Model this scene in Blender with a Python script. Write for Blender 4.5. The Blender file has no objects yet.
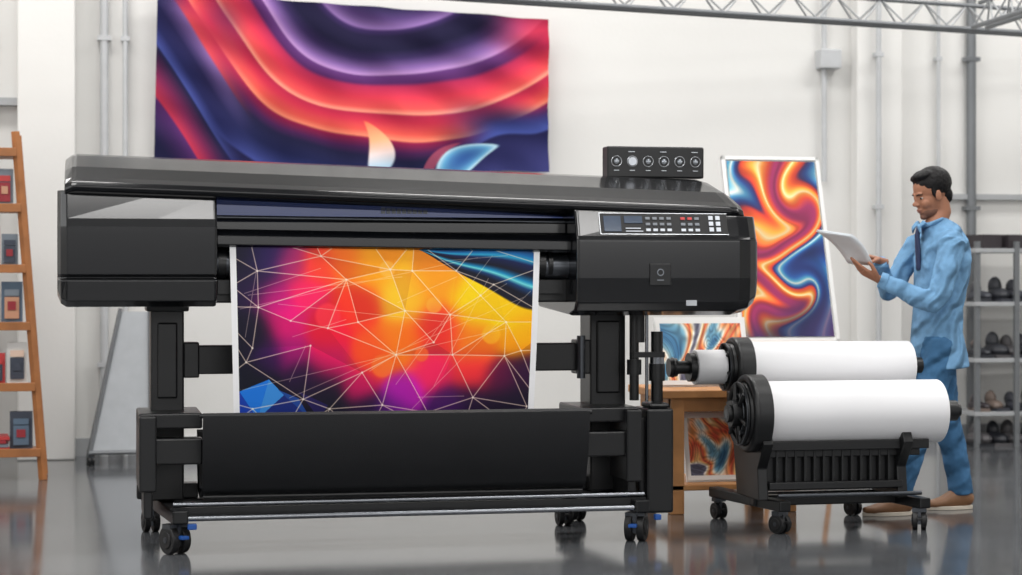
import bpy, bmesh, math, random
import numpy as np
from mathutils import Vector, Matrix, geometry
random.seed(4); rng = np.random.RandomState(7)
SC = bpy.context.scene
COL = SC.collection
try:
    SC.view_settings.view_transform = 'Standard'
    SC.view_settings.look = 'None'
    SC.view_settings.exposure = 0.0
except Exception:
    pass

# ------------------------------------------------------------------ materials
def s2l(c):
    c = np.asarray(c, dtype=float)
    return np.where(c <= 0.04045, c/12.92, ((c+0.055)/1.055)**2.4)
def rgb(r, g, b):
    l = s2l(np.array([r, g, b])/255.0)
    return (float(l[0]), float(l[1]), float(l[2]), 1.0)

def mat(name, col, rough=0.5, metal=0.0, var=0.08, nscale=12.0, bump=0.0, bscale=60.0, coat=0.0, rvar=0.0, spec=None, emit=None):
    m = bpy.data.materials.new(name); m.use_nodes = True
    nt = m.node_tree; b = nt.nodes['Principled BSDF']
    tc = nt.nodes.new('ShaderNodeTexCoord')
    n = nt.nodes.new('ShaderNodeTexNoise'); n.inputs['Scale'].default_value = nscale
    n.inputs['Detail'].default_value = 4
    nt.links.new(tc.outputs['Object'], n.inputs['Vector'])
    r = nt.nodes.new('ShaderNodeValToRGB')
    r.color_ramp.elements[0].position = .3; r.color_ramp.elements[1].position = .7
    r.color_ramp.elements[0].color = tuple(c*(1-var) for c in col[:3])+(1,)
    r.color_ramp.elements[1].color = tuple(min(1, c*(1+var)) for c in col[:3])+(1,)
    nt.links.new(n.outputs['Fac'], r.inputs['Fac'])
    nt.links.new(r.outputs['Color'], b.inputs['Base Color'])
    b.inputs['Roughness'].default_value = rough
    b.inputs['Metallic'].default_value = metal
    if spec is not None: b.inputs['Specular IOR Level'].default_value = spec
    if emit: b.inputs['Emission Color'].default_value = emit[0]; b.inputs['Emission Strength'].default_value = emit[1]
    if coat: b.inputs['Coat Weight'].default_value = coat; b.inputs['Coat Roughness'].default_value = .08
    if rvar:
        mr = nt.nodes.new('ShaderNodeMapRange')
        mr.inputs['To Min'].default_value = max(0.02, rough-rvar); mr.inputs['To Max'].default_value = rough+rvar
        nt.links.new(n.outputs['Fac'], mr.inputs['Value']); nt.links.new(mr.outputs['Result'], b.inputs['Roughness'])
    if bump:
        n2 = nt.nodes.new('ShaderNodeTexNoise'); n2.inputs['Scale'].default_value = bscale; n2.inputs['Detail'].default_value = 5
        nt.links.new(tc.outputs['Object'], n2.inputs['Vector'])
        bp = nt.nodes.new('ShaderNodeBump'); bp.inputs['Strength'].default_value = bump; bp.inputs['Distance'].default_value = .01
        nt.links.new(n2.outputs['Fac'], bp.inputs['Height']); nt.links.new(bp.outputs['Normal'], b.inputs['Normal'])
    return m

def cloth(name, col, rot, sc=3.2, dist=.028, strength=.8):
    m = mat(name, col, .85, var=.07, nscale=45)
    nt = m.node_tree; b = nt.nodes['Principled BSDF']
    tc = nt.nodes.new('ShaderNodeTexCoord'); mp = nt.nodes.new('ShaderNodeMapping'); mp.inputs['Rotation'].default_value = rot
    wv = nt.nodes.new('ShaderNodeTexWave'); wv.bands_direction = 'Z'; wv.inputs['Scale'].default_value = sc; wv.inputs['Distortion'].default_value = 9
    wv.inputs['Detail'].default_value = 2; wv.inputs['Detail Scale'].default_value = 1.3
    nt.links.new(tc.outputs['Object'], mp.inputs['Vector']); nt.links.new(mp.outputs['Vector'], wv.inputs['Vector'])
    bp = nt.nodes.new('ShaderNodeBump'); bp.inputs['Strength'].default_value = strength; bp.inputs['Distance'].default_value = dist
    nt.links.new(wv.outputs['Fac'], bp.inputs['Height'])
    nz = nt.nodes.new('ShaderNodeTexNoise'); nz.inputs['Scale'].default_value = 350
    nt.links.new(tc.outputs['Object'], nz.inputs['Vector'])
    b2 = nt.nodes.new('ShaderNodeBump'); b2.inputs['Strength'].default_value = .25; b2.inputs['Distance'].default_value = .002
    nt.links.new(nz.outputs['Fac'], b2.inputs['Height']); nt.links.new(bp.outputs['Normal'], b2.inputs['Normal'])
    nt.links.new(b2.outputs['Normal'], b.inputs['Normal'])
    b.inputs['Specular IOR Level'].default_value = .2
    return m

def attr_mat(name, rough=0.5, spec=.5):
    m = bpy.data.materials.new(name); m.use_nodes = True
    nt = m.node_tree; b = nt.nodes['Principled BSDF']
    a = nt.nodes.new('ShaderNodeAttribute'); a.attribute_name = 'ink'
    nt.links.new(a.outputs['Color'], b.inputs['Base Color'])
    b.inputs['Roughness'].default_value = rough; b.inputs['Specular IOR Level'].default_value = spec
    return m

M = {}
M['wall'] = mat('wall_paint', rgb(221, 220, 217), .75, var=.02, nscale=1.2, bump=.08, bscale=30)
M['trimgrey'] = mat('trim_grey', rgb(164, 166, 168), .6, var=.04)
M['pipe'] = mat('pipe_paint', rgb(186, 188, 190), .4, var=.04)
M['pipedark'] = mat('pipe_dark', rgb(116, 119, 122), .4, metal=.3, var=.04)
M['floor'] = mat('polished_concrete', rgb(82, 84, 87), .11, var=.26, nscale=1.1, bump=.02, bscale=5, rvar=.06, spec=.75)
M['ceil'] = mat('ceiling_paint', rgb(220, 220, 220), .8)
M['black'] = mat('black_plastic', rgb(17, 18, 20), .4, var=.05, bump=.03, bscale=400)
M['gloss'] = mat('gloss_black_shell', rgb(13, 14, 17), .15, var=.04, nscale=3, spec=.6)
M['lid'] = mat('satin_lid', rgb(12, 13, 16), .16, var=.04, nscale=3, spec=.36)
M['dark'] = mat('deep_black', rgb(8, 8, 10), .5, var=.05)
M['metalblk'] = mat('black_powder_metal', rgb(15, 16, 18), .34, metal=.0, var=.06, bump=.03, bscale=300, spec=.42)
M['fabric'] = mat('black_fabric', rgb(19, 20, 23), .5, var=.08, nscale=5, bump=.12, bscale=250, spec=.4)
M['chrome'] = mat('steel_tube', rgb(130, 133, 138), .2, metal=1, var=.05)
M['greymet'] = mat('grey_metal', rgb(80, 83, 88), .32, metal=.8, var=.06)
M['rubber'] = mat('rubber', rgb(15, 15, 17), .5, var=.1)
M['white'] = mat('white_paper_roll', rgb(230, 230, 232), .45, var=.01, nscale=3)
M['paper'] = mat('paper_sheet', rgb(216, 220, 224), .6, var=.03)
M['whiteframe'] = mat('white_frame', rgb(235, 235, 233), .5, var=.02)
M['blue'] = mat('blue_plastic', rgb(24, 76, 150), .4)
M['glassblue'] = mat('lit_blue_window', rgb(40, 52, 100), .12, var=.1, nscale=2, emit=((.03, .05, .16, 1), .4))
M['wood'] = mat('light_wood', rgb(190, 134, 82), .5, var=.16, nscale=8, bump=.05)
M['woodor'] = mat('orange_wood', rgb(160, 102, 56), .5, var=.18, nscale=9, bump=.05)
M['btnw'] = mat('button_white', rgb(205, 210, 218), .4)
M['btng'] = mat('button_grey', rgb(120, 125, 132), .4)
M['btnr'] = mat('button_red', rgb(190, 60, 60), .4)
M['screen'] = mat('screen_glass', rgb(62, 74, 92), .1)
M['silver'] = mat('silver_badge', rgb(185, 188, 192), .25, metal=.7)
M['skin'] = mat('skin', rgb(156, 106, 80), .55, var=.05, nscale=14, bump=.04, bscale=120)
M['hair'] = mat('black_hair', rgb(12, 10, 11), .5, var=.3, nscale=60, bump=.25, bscale=160, spec=.25)
M['shirt'] = cloth('blue_denim_shirt', rgb(114, 157, 194), (.5, .9, 0))
M['jeans'] = cloth('blue_jeans', rgb(66, 108, 146), (.3, .6, 0), dist=.022)
M['shoe'] = mat('tan_leather', rgb(128, 90, 60), .5, var=.12)
M['sole'] = mat('shoe_sole', rgb(205, 195, 180), .6)
M['tie'] = mat('navy_tie', rgb(32, 44, 78), .6)
M['eyew'] = mat('eye_white', rgb(190, 180, 172), .3)
M['lip'] = mat('lip', rgb(134, 78, 68), .5)
M['boardgrey'] = mat('grey_board', rgb(170, 174, 178), .5, var=.05)
A_print = attr_mat('ink_on_vinyl', .45, .22)
A_cloth = attr_mat('ink_on_cloth', .9, .12)
A_paint = attr_mat('ink_on_canvas', .5, .3)
A_item = attr_mat('coloured_goods', .5)

# ------------------------------------------------------------------ mesh helpers
def group(name, loc):
    e = bpy.data.objects.new(name, None); e.location = loc; e.empty_display_size = .1
    COL.objects.link(e); return e

def put(name, me, m, parent=None, bevel=0, smooth=False, bseg=2):
    o = bpy.data.objects.new(name, me); COL.objects.link(o)
    if m is not None: me.materials.append(m)
    if smooth:
        me.polygons.foreach_set('use_smooth', [True]*len(me.polygons))
        if smooth != 'all':
            me.set_sharp_from_angle(angle=math.radians(38))
    if bevel:
        md = o.modifiers.new('bevel', 'BEVEL'); md.width = bevel; md.segments = bseg; md.limit_method = 'ANGLE'
        md.angle_limit = math.radians(25)
    if parent is not None:
        o.parent = parent; o.matrix_parent_inverse = Matrix.Translation(parent.location).inverted()
    return o

def fin(bm, name, m, parent=None, bevel=0, smooth=False, bseg=2):
    bmesh.ops.recalc_face_normals(bm, faces=bm.faces)
    me = bpy.data.meshes.new(name); bm.to_mesh(me); bm.free()
    return put(name, me, m, parent, bevel, smooth, bseg)

def abox(bm, x0, x1, y0, y1, z0, z1, mtx=None):
    r = bmesh.ops.create_cube(bm, size=1)
    c = Vector(((x0+x1)/2, (y0+y1)/2, (z0+z1)/2))
    for v in r['verts']:
        v.co = Vector((v.co.x*(x1-x0), v.co.y*(y1-y0), v.co.z*(z1-z0))) + c
        if mtx is not None: v.co = mtx @ v.co
    return r['verts']

def acyl(bm, p0, p1, r, r2=None, seg=24):
    p0, p1 = Vector(p0), Vector(p1); d = p1-p0
    q = d.to_track_quat('Z', 'Y').to_matrix().to_4x4()
    return bmesh.ops.create_cone(bm, cap_ends=True, segments=seg, radius1=r, radius2=(r if r2 is None else r2),
        depth=d.length, matrix=Matrix.Translation((p0+p1)/2) @ q)['verts']

def aell(bm, c, r, M4=None, seg=20):
    mt = Matrix.Translation(c) @ Matrix.Diagonal((r[0], r[1], r[2], 1))
    if M4 is not None: mt = M4 @ mt
    return bmesh.ops.create_uvsphere(bm, u_segments=seg, v_segments=max(8, seg//2), radius=1, matrix=mt)['verts']

def aring(bm, c, axis, R, r, seg=32, rs=10):
    axis = Vector(axis).normalized(); q = axis.to_track_quat('Z', 'Y').to_matrix(); c = Vector(c)
    vs = []
    for i in range(seg):
        a = 2*math.pi*i/seg; row = []
        for j in range(rs):
            b = 2*math.pi*j/rs
            row.append(bm.verts.new(c + q @ Vector(((R+r*math.cos(b))*math.cos(a), (R+r*math.cos(b))*math.sin(a), r*math.sin(b)))))
        vs.append(row)
    for i in range(seg):
        for j in range(rs):
            bm.faces.new((vs[i][j], vs[(i+1) % seg][j], vs[(i+1) % seg][(j+1) % rs], vs[i][(j+1) % rs]))

def box(name, x0, x1, y0, y1, z0, z1, m, parent=None, bevel=0):
    bm = bmesh.new(); abox(bm, x0, x1, y0, y1, z0, z1); return fin(bm, name, m, parent, bevel)
def cyl(name, p0, p1, r, m, parent=None, r2=None, seg=28, bevel=0):
    bm = bmesh.new(); acyl(bm, p0, p1, r, r2, seg); return fin(bm, name, m, parent, bevel, smooth=True)

def loftx(name, secs, m, parent=None, bevel=0, smooth=False):
    bm = bmesh.new(); rows = []
    for x, prof in secs:
        rows.append([bm.verts.new((x, y, z)) for y, z in prof])
    n = len(rows[0])
    for a, b in zip(rows[:-1], rows[1:]):
        for j in range(n):
            bm.faces.new((a[j], a[(j+1) % n], b[(j+1) % n], b[j]))
    bm.faces.new(rows[0]); bm.faces.new(rows[-1][::-1])
    return fin(bm, name, m, parent, bevel, smooth, 3)

def limb(bm, pts, rads, side=(0, 1, 0), n=14):
    pts = [Vector(p) for p in pts]; side = Vector(side); rows = []
    for i, p in enumerate(pts):
        t = (pts[min(i+1, len(pts)-1)]-pts[max(i-1, 0)]).normalized()
        s = (side - t*side.dot(t)).normalized(); u = t.cross(s)
        r = rads[i]; a, b = (r if isinstance(r, tuple) else (r, r))
        rows.append([bm.verts.new(p + s*a*math.cos(2*math.pi*k/n) + u*b*math.sin(2*math.pi*k/n)) for k in range(n)])
    for a, b in zip(rows[:-1], rows[1:]):
        for k in range(n):
            bm.faces.new((a[k], a[(k+1) % n], b[(k+1) % n], b[k]))
    bm.faces.new(rows[0][::-1]); bm.faces.new(rows[-1])

def organic(bm, name, m, parent, voxel=.008, it=4, disp=0, dscale=.1):
    o = fin(bm, name, m, parent)
    r = o.modifiers.new('remesh', 'REMESH'); r.mode = 'VOXEL'; r.voxel_size = voxel; r.use_smooth_shade = True
    s = o.modifiers.new('smooth', 'SMOOTH'); s.factor = .6; s.iterations = it
    if disp:
        t = bpy.data.textures.new(name+'_folds', 'CLOUDS'); t.noise_scale = dscale; t.noise_depth = 2
        d = o.modifiers.new('folds', 'DISPLACE'); d.texture = t; d.strength = disp; d.texture_coords = 'LOCAL'; d.mid_level = .5
    return o

def coloured(name, me, cols):
    at = me.color_attributes.new('ink', 'FLOAT_COLOR', 'POINT')
    full = np.ones((len(me.vertices), 4), dtype=np.float32); full[:, :3] = cols
    at.data.foreach_set('color', full.ravel())

def artsheet(name, pos, nu, nv, cf, m, parent):
    """grid sheet: pos(U,V)->Nx3 with V=0 at top; cf(U,V)->Nx3 sRGB 0..255"""
    V, U = np.meshgrid(np.linspace(0, 1, nv), np.linspace(0, 1, nu), indexing='ij')
    U = U.ravel(); V = V.ravel()
    co = pos(U, V)
    me = bpy.data.meshes.new(name)
    idx = np.arange(nu*nv).reshape(nv, nu)
    f = np.stack([idx[:-1, :-1], idx[1:, :-1], idx[1:, 1:], idx[:-1, 1:]], -1).reshape(-1, 4)
    me.from_pydata(co.tolist(), [], f.tolist())
    c = np.clip(cf(U, V), 0, 255)/255.0
    coloured(name, me, s2l(c))
    return put(name, me, m, parent, smooth='all')

def goods(name, items, parent=None):
    """items: (kind, centre, half sizes, rotZ, tilt, colour)"""
    bm = bmesh.new(); cols = []
    for kind, c, h, rz, tl, colr in items:
        mt = Matrix.Translation(c) @ Matrix.Rotation(rz, 4, 'Z') @ Matrix.Rotation(tl, 4, 'Y')
        n0 = len(bm.verts)
        if kind == 'b': abox(bm, -h[0], h[0], -h[1], h[1], -h[2], h[2], mt)
        else: aell(bm, (0, 0, 0), h, mt, 12)
        cols += [colr]*(len(bm.verts)-n0)
    me = bpy.data.meshes.new(name); bm.to_mesh(me); bm.free()
    coloured(name, me, s2l(np.array(cols)/255.0))
    return put(name, me, A_item, parent)

def sm(x, a, b):
    t = np.clip((x-a)/(b-a), 0, 1); return t*t*(3-2*t)
def ramp(t, stops):
    xs = [s[0] for s in stops]
    return np.stack([np.interp(t, xs, [s[1][k] for s in stops]) for k in range(3)], -1)
def wav(U, V, seed, f=2.0, n=6):
    r = np.random.RandomState(seed); o = np.zeros_like(U)
    for i in range(n):
        a = r.uniform(0, 6.28); k = f*r.uniform(.6, 1.8); p = r.uniform(0, 6.28)
        o += np.sin((U*math.cos(a)+V*math.sin(a))*k*2*math.pi+p)/n
    return o*1.6
def mixc(A, B, t): return A*(1-t[:, None]) + B*t[:, None]
def C(*c): return np.array(c, float)[None, :]

# ------------------------------------------------------------------ room
box('floor', -4, 10, -3, 14, -.1, 0, M['floor'])
box('wall_back', -4, 10, 13.8, 14, 0, 5.2, M['wall'])
box('wall_left', -4.2, -4, -3, 14, 0, 5.2, M['wall'])
box('wall_right', 10, 10.2, -3, 14, 0, 5.2, M['wall'])
box('ceiling', -4.2, 10.2, -3, 14, 5.2, 5.3, M['ceil'])
box('trim_1', -.44, -.07, 13.5, 13.8, 0, 5.2, M['wall'], bevel=.01)
box('trim_2', 5.47, 5.82, 13.66, 13.8, 0, 5.2, M['wall'], bevel=.01)
box('trim_3', 6.14, 10, 13.74, 13.8, 1.78, 1.82, M['trimgrey'])
box('trim_4', -4, -.44, 13.7, 13.8, 2.35, 2.4, M['trimgrey'])
box('baseboard_back', -.07, 10, 13.77, 13.8, 0, .12, M['trimgrey'])
for i, (x, r, k) in enumerate([(.12, .028, 'pipe'), (.26, .018, 'pipe'), (5.25, .02, 'pipe'), (5.61, .02, 'pipe'), (6.4, .035, 'pipedark'), (6.14, .015, 'pipe'), (-.62, .02, 'pipedark')]):
    y = 13.6 if i == 3 else 13.75
    g = group('wall_conduit', (x, y, 0))
    bm = bmesh.new(); z0 = 1.9 if i == 2 else 0
    acyl(bm, (x, y, z0), (x, y, 5.2), r, seg=16)
    for z in (.6, 1.7, 2.8, 3.9):
        if z > z0: abox(bm, x-r*1.6, x+r*1.6, y-r*1.1, y+.04, z, z+.03)
    fin(bm, 'pipe_run', M[k], g, smooth=True)
box('junction_box', 5.2, 5.36, 13.68, 13.8, 2.72, 2.86, M['pipe'], bevel=.008)

def truss(a, b, z, h, n, name='roof_truss'):
    a = Vector((a[0], a[1], z)); b = Vector((b[0], b[1], z)); g = group(name, tuple((a+b)/2))
    up = Vector((0, 0, h)); d = (b-a).normalized(); s = Vector((-d.y, d.x, 0))*.05
    bm = bmesh.new()
    for off in (s, -s):
        acyl(bm, a+off, b+off, .017, seg=10)
    acyl(bm, a+up, b+up, .016, seg=10)
    fin(bm, 'chords', M['pipedark'], g, smooth=True)
    bm = bmesh.new()
    for i in range(n):
        p = a.lerp(b, i/n); q = a.lerp(b, (i+.5)/n); r = a.lerp(b, (i+1)/n)
        for off in (s, -s):
            acyl(bm, p+off, q+up, .007, seg=8); acyl(bm, q+up, r+off, .007, seg=8)
    fin(bm, 'lattice', M['trimgrey'], g, smooth=True)
truss((-.5, 11.43), (7.9, 13.35), 2.92, .17, 24)
truss((6.0, 12.75), (5.75, 8.0), 2.92, .17, 14)

# ------------------------------------------------------------------ banner
def banner_pos(U, V):
    X = .47+U*2.70 - .02*(V)*(1-U)
    zt = 3.13-.12*U; zb = 2.0-.055*U
    Z = zt+(zb-zt)*V - .018*np.sin(U*math.pi)*V + .006*np.sin(U*37)*V*V
    Y = 13.64 + .040*np.sin(U*15+V*1.6+.5*np.sin(U*5))*(.3+.7*V) + .018*np.sin(U*43-V*5) + .016*np.sin((U*.9-V)*24)*(1-.6*V)
    return np.stack([X, Y, Z], -1)
def banner_col(U, V):
    x = 157+U*392; y = V*172
    r = np.hypot((x-392), (y+92)*1.0) + 7*np.sin(x/64.+.4) + 4*np.sin(x/33.+y/40.)
    ang = (x-395)/200.
    r = r - 12*ang
    st = [(0, (34, 30, 60)), (90, (38, 34, 66)), (104, (84, 62, 112)), (115, (142, 110, 168)), (118, (60, 44, 90)), (124, (36, 32, 60)), (140, (30, 28, 54)),
          (150, (54, 42, 82)), (162, (132, 98, 160)), (168, (180, 140, 194)), (170, (96, 56, 114)), (178, (80, 40, 92)), (182, (176, 46, 84)), (194, (220, 62, 82)),
          (205, (230, 86, 84)), (210, (246, 156, 130)), (212, (176, 42, 72)), (218, (196, 50, 74)), (230, (230, 90, 80)), (236, (248, 144, 112)),
          (238, (146, 34, 72)), (248, (72, 34, 78)), (256, (32, 32, 62)), (272, (36, 40, 80)), (294, (66, 76, 144)), (297, (32, 32, 66)), (330, (56, 48, 104)), (400, (30, 30, 60))]
    c = ramp(r, st)
    t = y - (30+(x-157)*1.45) + 5*np.sin(x/22)
    l = sm(-x, -255, -205)*sm(y, -10, 30)
    c2 = ramp(t, [(-120, (50, 32, 70)), (-75, (180, 46, 76)), (-44, (224, 78, 86)), (-40, (130, 98, 156)), (-12, (38, 36, 74)), (10, (34, 36, 78)), (28, (66, 76, 142)), (31, (32, 32, 62)), (58, (120, 38, 76)), (80, (194, 54, 78)), (83, (84, 44, 100)), (125, (34, 34, 66))])
    c = mixc(c, c2, l*.95)
    rr = sm(x, 470, 540)*sm(-y, -60, -20)
    c = mixc(c, ramp(y+x*.3, [(150, (160, 34, 66)), (175, (204, 50, 72)), (195, (150, 32, 64)), (220, (210, 66, 72))]), rr*.85)
    br = sm(x, 425, 500)*sm(y, 88, 122)
    c3 = ramp(y-.35*(549-x)+5*np.sin(x/15), [(40, (44, 48, 100)), (70, (84, 104, 172)), (73, (38, 40, 88)), (98, (42, 44, 94)), (118, (70, 84, 156)), (121, (36, 36, 76)), (165, (60, 62, 116))])
    c = mixc(c, c3, br)
    def petal(cx, cy, L, W, a, k=.010):
        dx = (x-cx)*math.cos(a)+(y-cy)*math.sin(a); dy = -(x-cx)*math.sin(a)+(y-cy)*math.cos(a)
        dy = dy - k*dx*dx
        return (dx/L)**2+(dy/(W*(1-.55*np.clip(dx/L, -1, 1))+1e-3))**2, dx/L
    e, s = petal(378, 150, 30, 12, -1.75, -.012)
    c = mixc(c, ramp(s, [(-1, (120, 185, 222)), (-.2, (248, 226, 222)), (.3, (250, 184, 136)), (1, (236, 116, 84))]), sm(-e, -1.15, -.85))
    e, s = petal(462, 158, 38, 14, -.6, .006)
    c = mixc(c, ramp(e, [(0, (56, 96, 160)), (.5, (104, 170, 210)), (.85, (190, 222, 236)), (1.2, (120, 180, 214))]), sm(-e, -1.15, -.85))
    e, s = petal(432, 160, 30, 5, -.9)
    c = mixc(c, C(190, 86, 106)+0*c, sm(-e, -1.2, -.8)*.7)
    return c
g = group('fabric_banner', (1.8, 13.7, 2.55))
artsheet('printed_cloth', banner_pos, 560, 260, banner_col, A_cloth, g)

# ------------------------------------------------------------------ printer
P = group('large_format_printer', (1.42, 9.1, 0))
zb = lambda x: 1.765-.030*(x+.1)
zf = lambda x: 1.590-.030*(x+.1)
def lidprof(x, i=0):
    b, f = zb(x)-i, zf(x)-i*.5
    return [(8.73+i, f-.016), (8.722+i, f+.004), (8.735+i, f+.024), (8.80, f+.046), (8.95, f+.046+(b-f-.046)*.42), (9.2, b-.012), (9.28, b), (9.36-i, b-.004), (9.47-i, b-.05), (9.47-i, 1.45), (9.1, 1.45), (8.98, f-.05), (8.8+i, f-.03)]
loftx('top_lid', [(-.09, lidprof(-.09, .03)), (-.06, lidprof(-.06, .006)), (-.04, lidprof(-.04)), (1.4, lidprof(1.4)), (2.88, lidprof(2.88)), (2.92, lidprof(2.92, .006)), (2.955, lidprof(2.955, .03))], M['lid'], P, bevel=.006)
def cap(x, i=0, zt=0):
    f = zf(x)
    return [(8.80+i, 1.075+i), (8.745+i, 1.10+i), (8.728+i, 1.19), (8.75+i, 1.198), (8.75+i, 1.206), (8.728+i, 1.214), (8.724+i, 1.42), (8.732+i, 1.455), (8.765+i, f-.014), (9.42-i, f-.014), (9.44-i, 1.40), (9.44-i, 1.11+i)]
loftx('left_end_housing', [(-.12, cap(-.12, .05)), (-.105, cap(-.105, .015)), (-.08, cap(-.08)), (.3, cap(.3)), (.545, cap(.545)), (.556, cap(.556, .006))], M['gloss'], P, bevel=.006)
loftx('carriage_housing', [(x, [(9.02, 1.10), (9.02, zf(x)-.03), (9.44, zf(x)-.03), (9.44, 1.10)]) for x in (.5, 2.2)], M['dark'], P)
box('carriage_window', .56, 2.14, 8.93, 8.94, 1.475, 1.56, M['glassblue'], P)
cyl('carriage_rail', (.556, 8.90, 1.468), (2.14, 8.90, 1.455), .010, M['greymet'], P)
box('inner_beam', .556, 2.14, 8.86, 9.03, 1.40, 1.452, M['gloss'], P, bevel=.006)
bm = bmesh.new()
for k in range(9): abox(bm, 1.30+k*.024, 1.318+k*.024, 8.925, 8.931, 1.490, 1.502)
fin(bm, 'beam_label', M['btng'], P)
loftx('platen_front', [(.556, [(8.775, 1.335), (8.752, 1.345), (8.752, 1.385), (8.80, 1.415), (9.05, 1.415), (9.05, 1.335)]), (2.14, [(8.775, 1.315), (8.752, 1.325), (8.752, 1.365), (8.80, 1.395), (9.05, 1.395), (9.05, 1.315)])], M['gloss'], P, bevel=.004)
cyl('feed_roller', (.52, 8.855, 1.262), (2.18, 8.855, 1.25), .055, M['greymet'], P)
for i, x in enumerate((.565, 1.995)):
    bm = bmesh.new()
    acyl(bm, (x, 8.85, 1.262), (x+.035, 8.85, 1.262), .068); acyl(bm, (x+.05, 8.85, 1.262), (x+.07, 8.85, 1.262), .06)
    abox(bm, x, x+.12, 8.83, 8.95, 1.13, 1.19)
    fin(bm, 'roller_bearing_%d' % (i+1), M['metalblk'], P, smooth=True)
box('lower_beam', .5, 2.2, 8.87, 9.2, 1.09, 1.2, M['metalblk'], P, bevel=.008)
def cu(x, i=0):
    f = zf(x)
    return [(8.80+i*.5, 1.03+i), (8.70+i, 1.05+i), (8.665+i, 1.09+i*.7), (8.655+i, 1.20), (8.655+i, 1.37), (8.665+i, 1.388-i*.2), (8.705+i, f-.016), (9.42-i, f-.016), (9.44-i, 1.40), (9.44-i, 1.06+i)]
loftx('control_housing', [(2.14, cu(2.14, .008)), (2.152, cu(2.152)), (2.6, cu(2.6)), (2.90, cu(2.90)), (2.955, cu(2.955, .012)), (2.99, cu(2.99, .035)), (3.01, cu(3.01, .075))], M['gloss'], P, bevel=.006)
def panelM(x):
    z0, z1 = 1.388, zf(2.5)-.016
    o = Vector((x, 8.665, z0)); t = Vector((0, .04, z1-z0)).normalized(); n = Vector((0, -t.z, t.y))
    return Matrix(((1, 0, 0, o.x), (0, t.y, n.y, o.y), (0, t.z, n.z, o.z), (0, 0, 0, 1)))
PM = panelM(2.25)
bm = bmesh.new(); abox(bm, 0, .60, .008, .108, 0, .004, PM); fin(bm, 'control_panel', M['dark'], P, bevel=.002)
bm = bmesh.new(); abox(bm, .0, .60, .006, .009, .003, .006, PM); abox(bm, 0, .60, .107, .110, .003, .006, PM); abox(bm, 0, .003, .006, .11, .003, .006, PM); fin(bm, 'panel_rim', M['silver'], P)
bm = bmesh.new(); abox(bm, .02, .10, .02, .095, .003, .007, PM); abox(bm, .115, .20, .06, .095, .003, .007, PM); fin(bm, 'panel_display', M['screen'], P, bevel=.001)
b1, b2, b3 = bmesh.new(), bmesh.new(), bmesh.new()
for cx in range(11):
    for cy in range(3):
        x = .215+cx*.033; y = .022+cy*.028
        b = b3 if (cx, cy) in ((5, 2), (6, 2)) else (b1 if (cx*3+cy*5) % 3 == 0 or cx > 8 else b2)
        if cx in (4, 8) : continue
        abox(b, x, x+.020, y, y+(.012 if cx < 8 else .019), .003, .008, PM)
fin(b1, 'panel_keys_white', M['btnw'], P); fin(b2, 'panel_keys_grey', M['btng'], P); fin(b3, 'panel_keys_red', M['btnr'], P)
bm = bmesh.new(); abox(bm, .12, .2, .02, .024, .003, .006, PM); abox(bm, .12, .19, .034, .038, .003, .006, PM); fin(bm, 'panel_legend', M['btnw'], P)
bm = bmesh.new(); abox(bm, 2.475, 2.575, 8.648, 8.656, 1.165, 1.265); fin(bm, 'emblem_plate', M['black'], P, bevel=.006)
bm = bmesh.new(); aring(bm, (2.525, 8.647, 1.225), (0, 1, 0), .014, .0025, 20, 6); abox(bm, 2.51, 2.54, 8.645, 8.65, 1.188, 1.193); fin(bm, 'emblem_mark', M['btng'], P, smooth=True)
bm = bmesh.new(); abox(bm, 2.65, 2.70, 8.663, 8.672, 1.075, 1.10); fin(bm, 'serial_badge', M['silver'], P)

G = group('gauge_panel', (2.69, 9.35, zb(2.7)))
box('gauge_case', 2.45, 2.935, 9.30, 9.40, zb(2.45)-.006, 1.835, M['black'], G, bevel=.008)
bm = bmesh.new(); bk = bmesh.new(); bd = bmesh.new()
for i in range(6):
    x = 2.495+i*.079; z = 1.762
    aring(bm, (x, 9.298, z), (0, 1, 0), .025, .0022, 28, 8)
    if i == 1: acyl(bd, (x, 9.292, z), (x, 9.30, z), .02, seg=20)
    else:
        acyl(bk, (x, 9.295, z), (x, 9.30, z), .012, seg=20)
        abox(bd, x-.010, x+.010, 9.290, 9.295, z-.002, z+.002); abox(bd, x-.002, x+.002, 9.290, 9.295, z-.004, z+.012)
    abox(bd, x-.012, x+.012, 9.297, 9.3, z-.045, z-.042)
    if i % 2: abox(bd, x-.02, x+.012, 9.297, 9.3, z+.045, z+.048)
fin(bm, 'gauge_rims', M['silver'], G, smooth=True); fin(bk, 'gauge_knobs', M['btng'], G, smooth=True); fin(bd, 'gauge_marks', M['btnw'], G)

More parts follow.
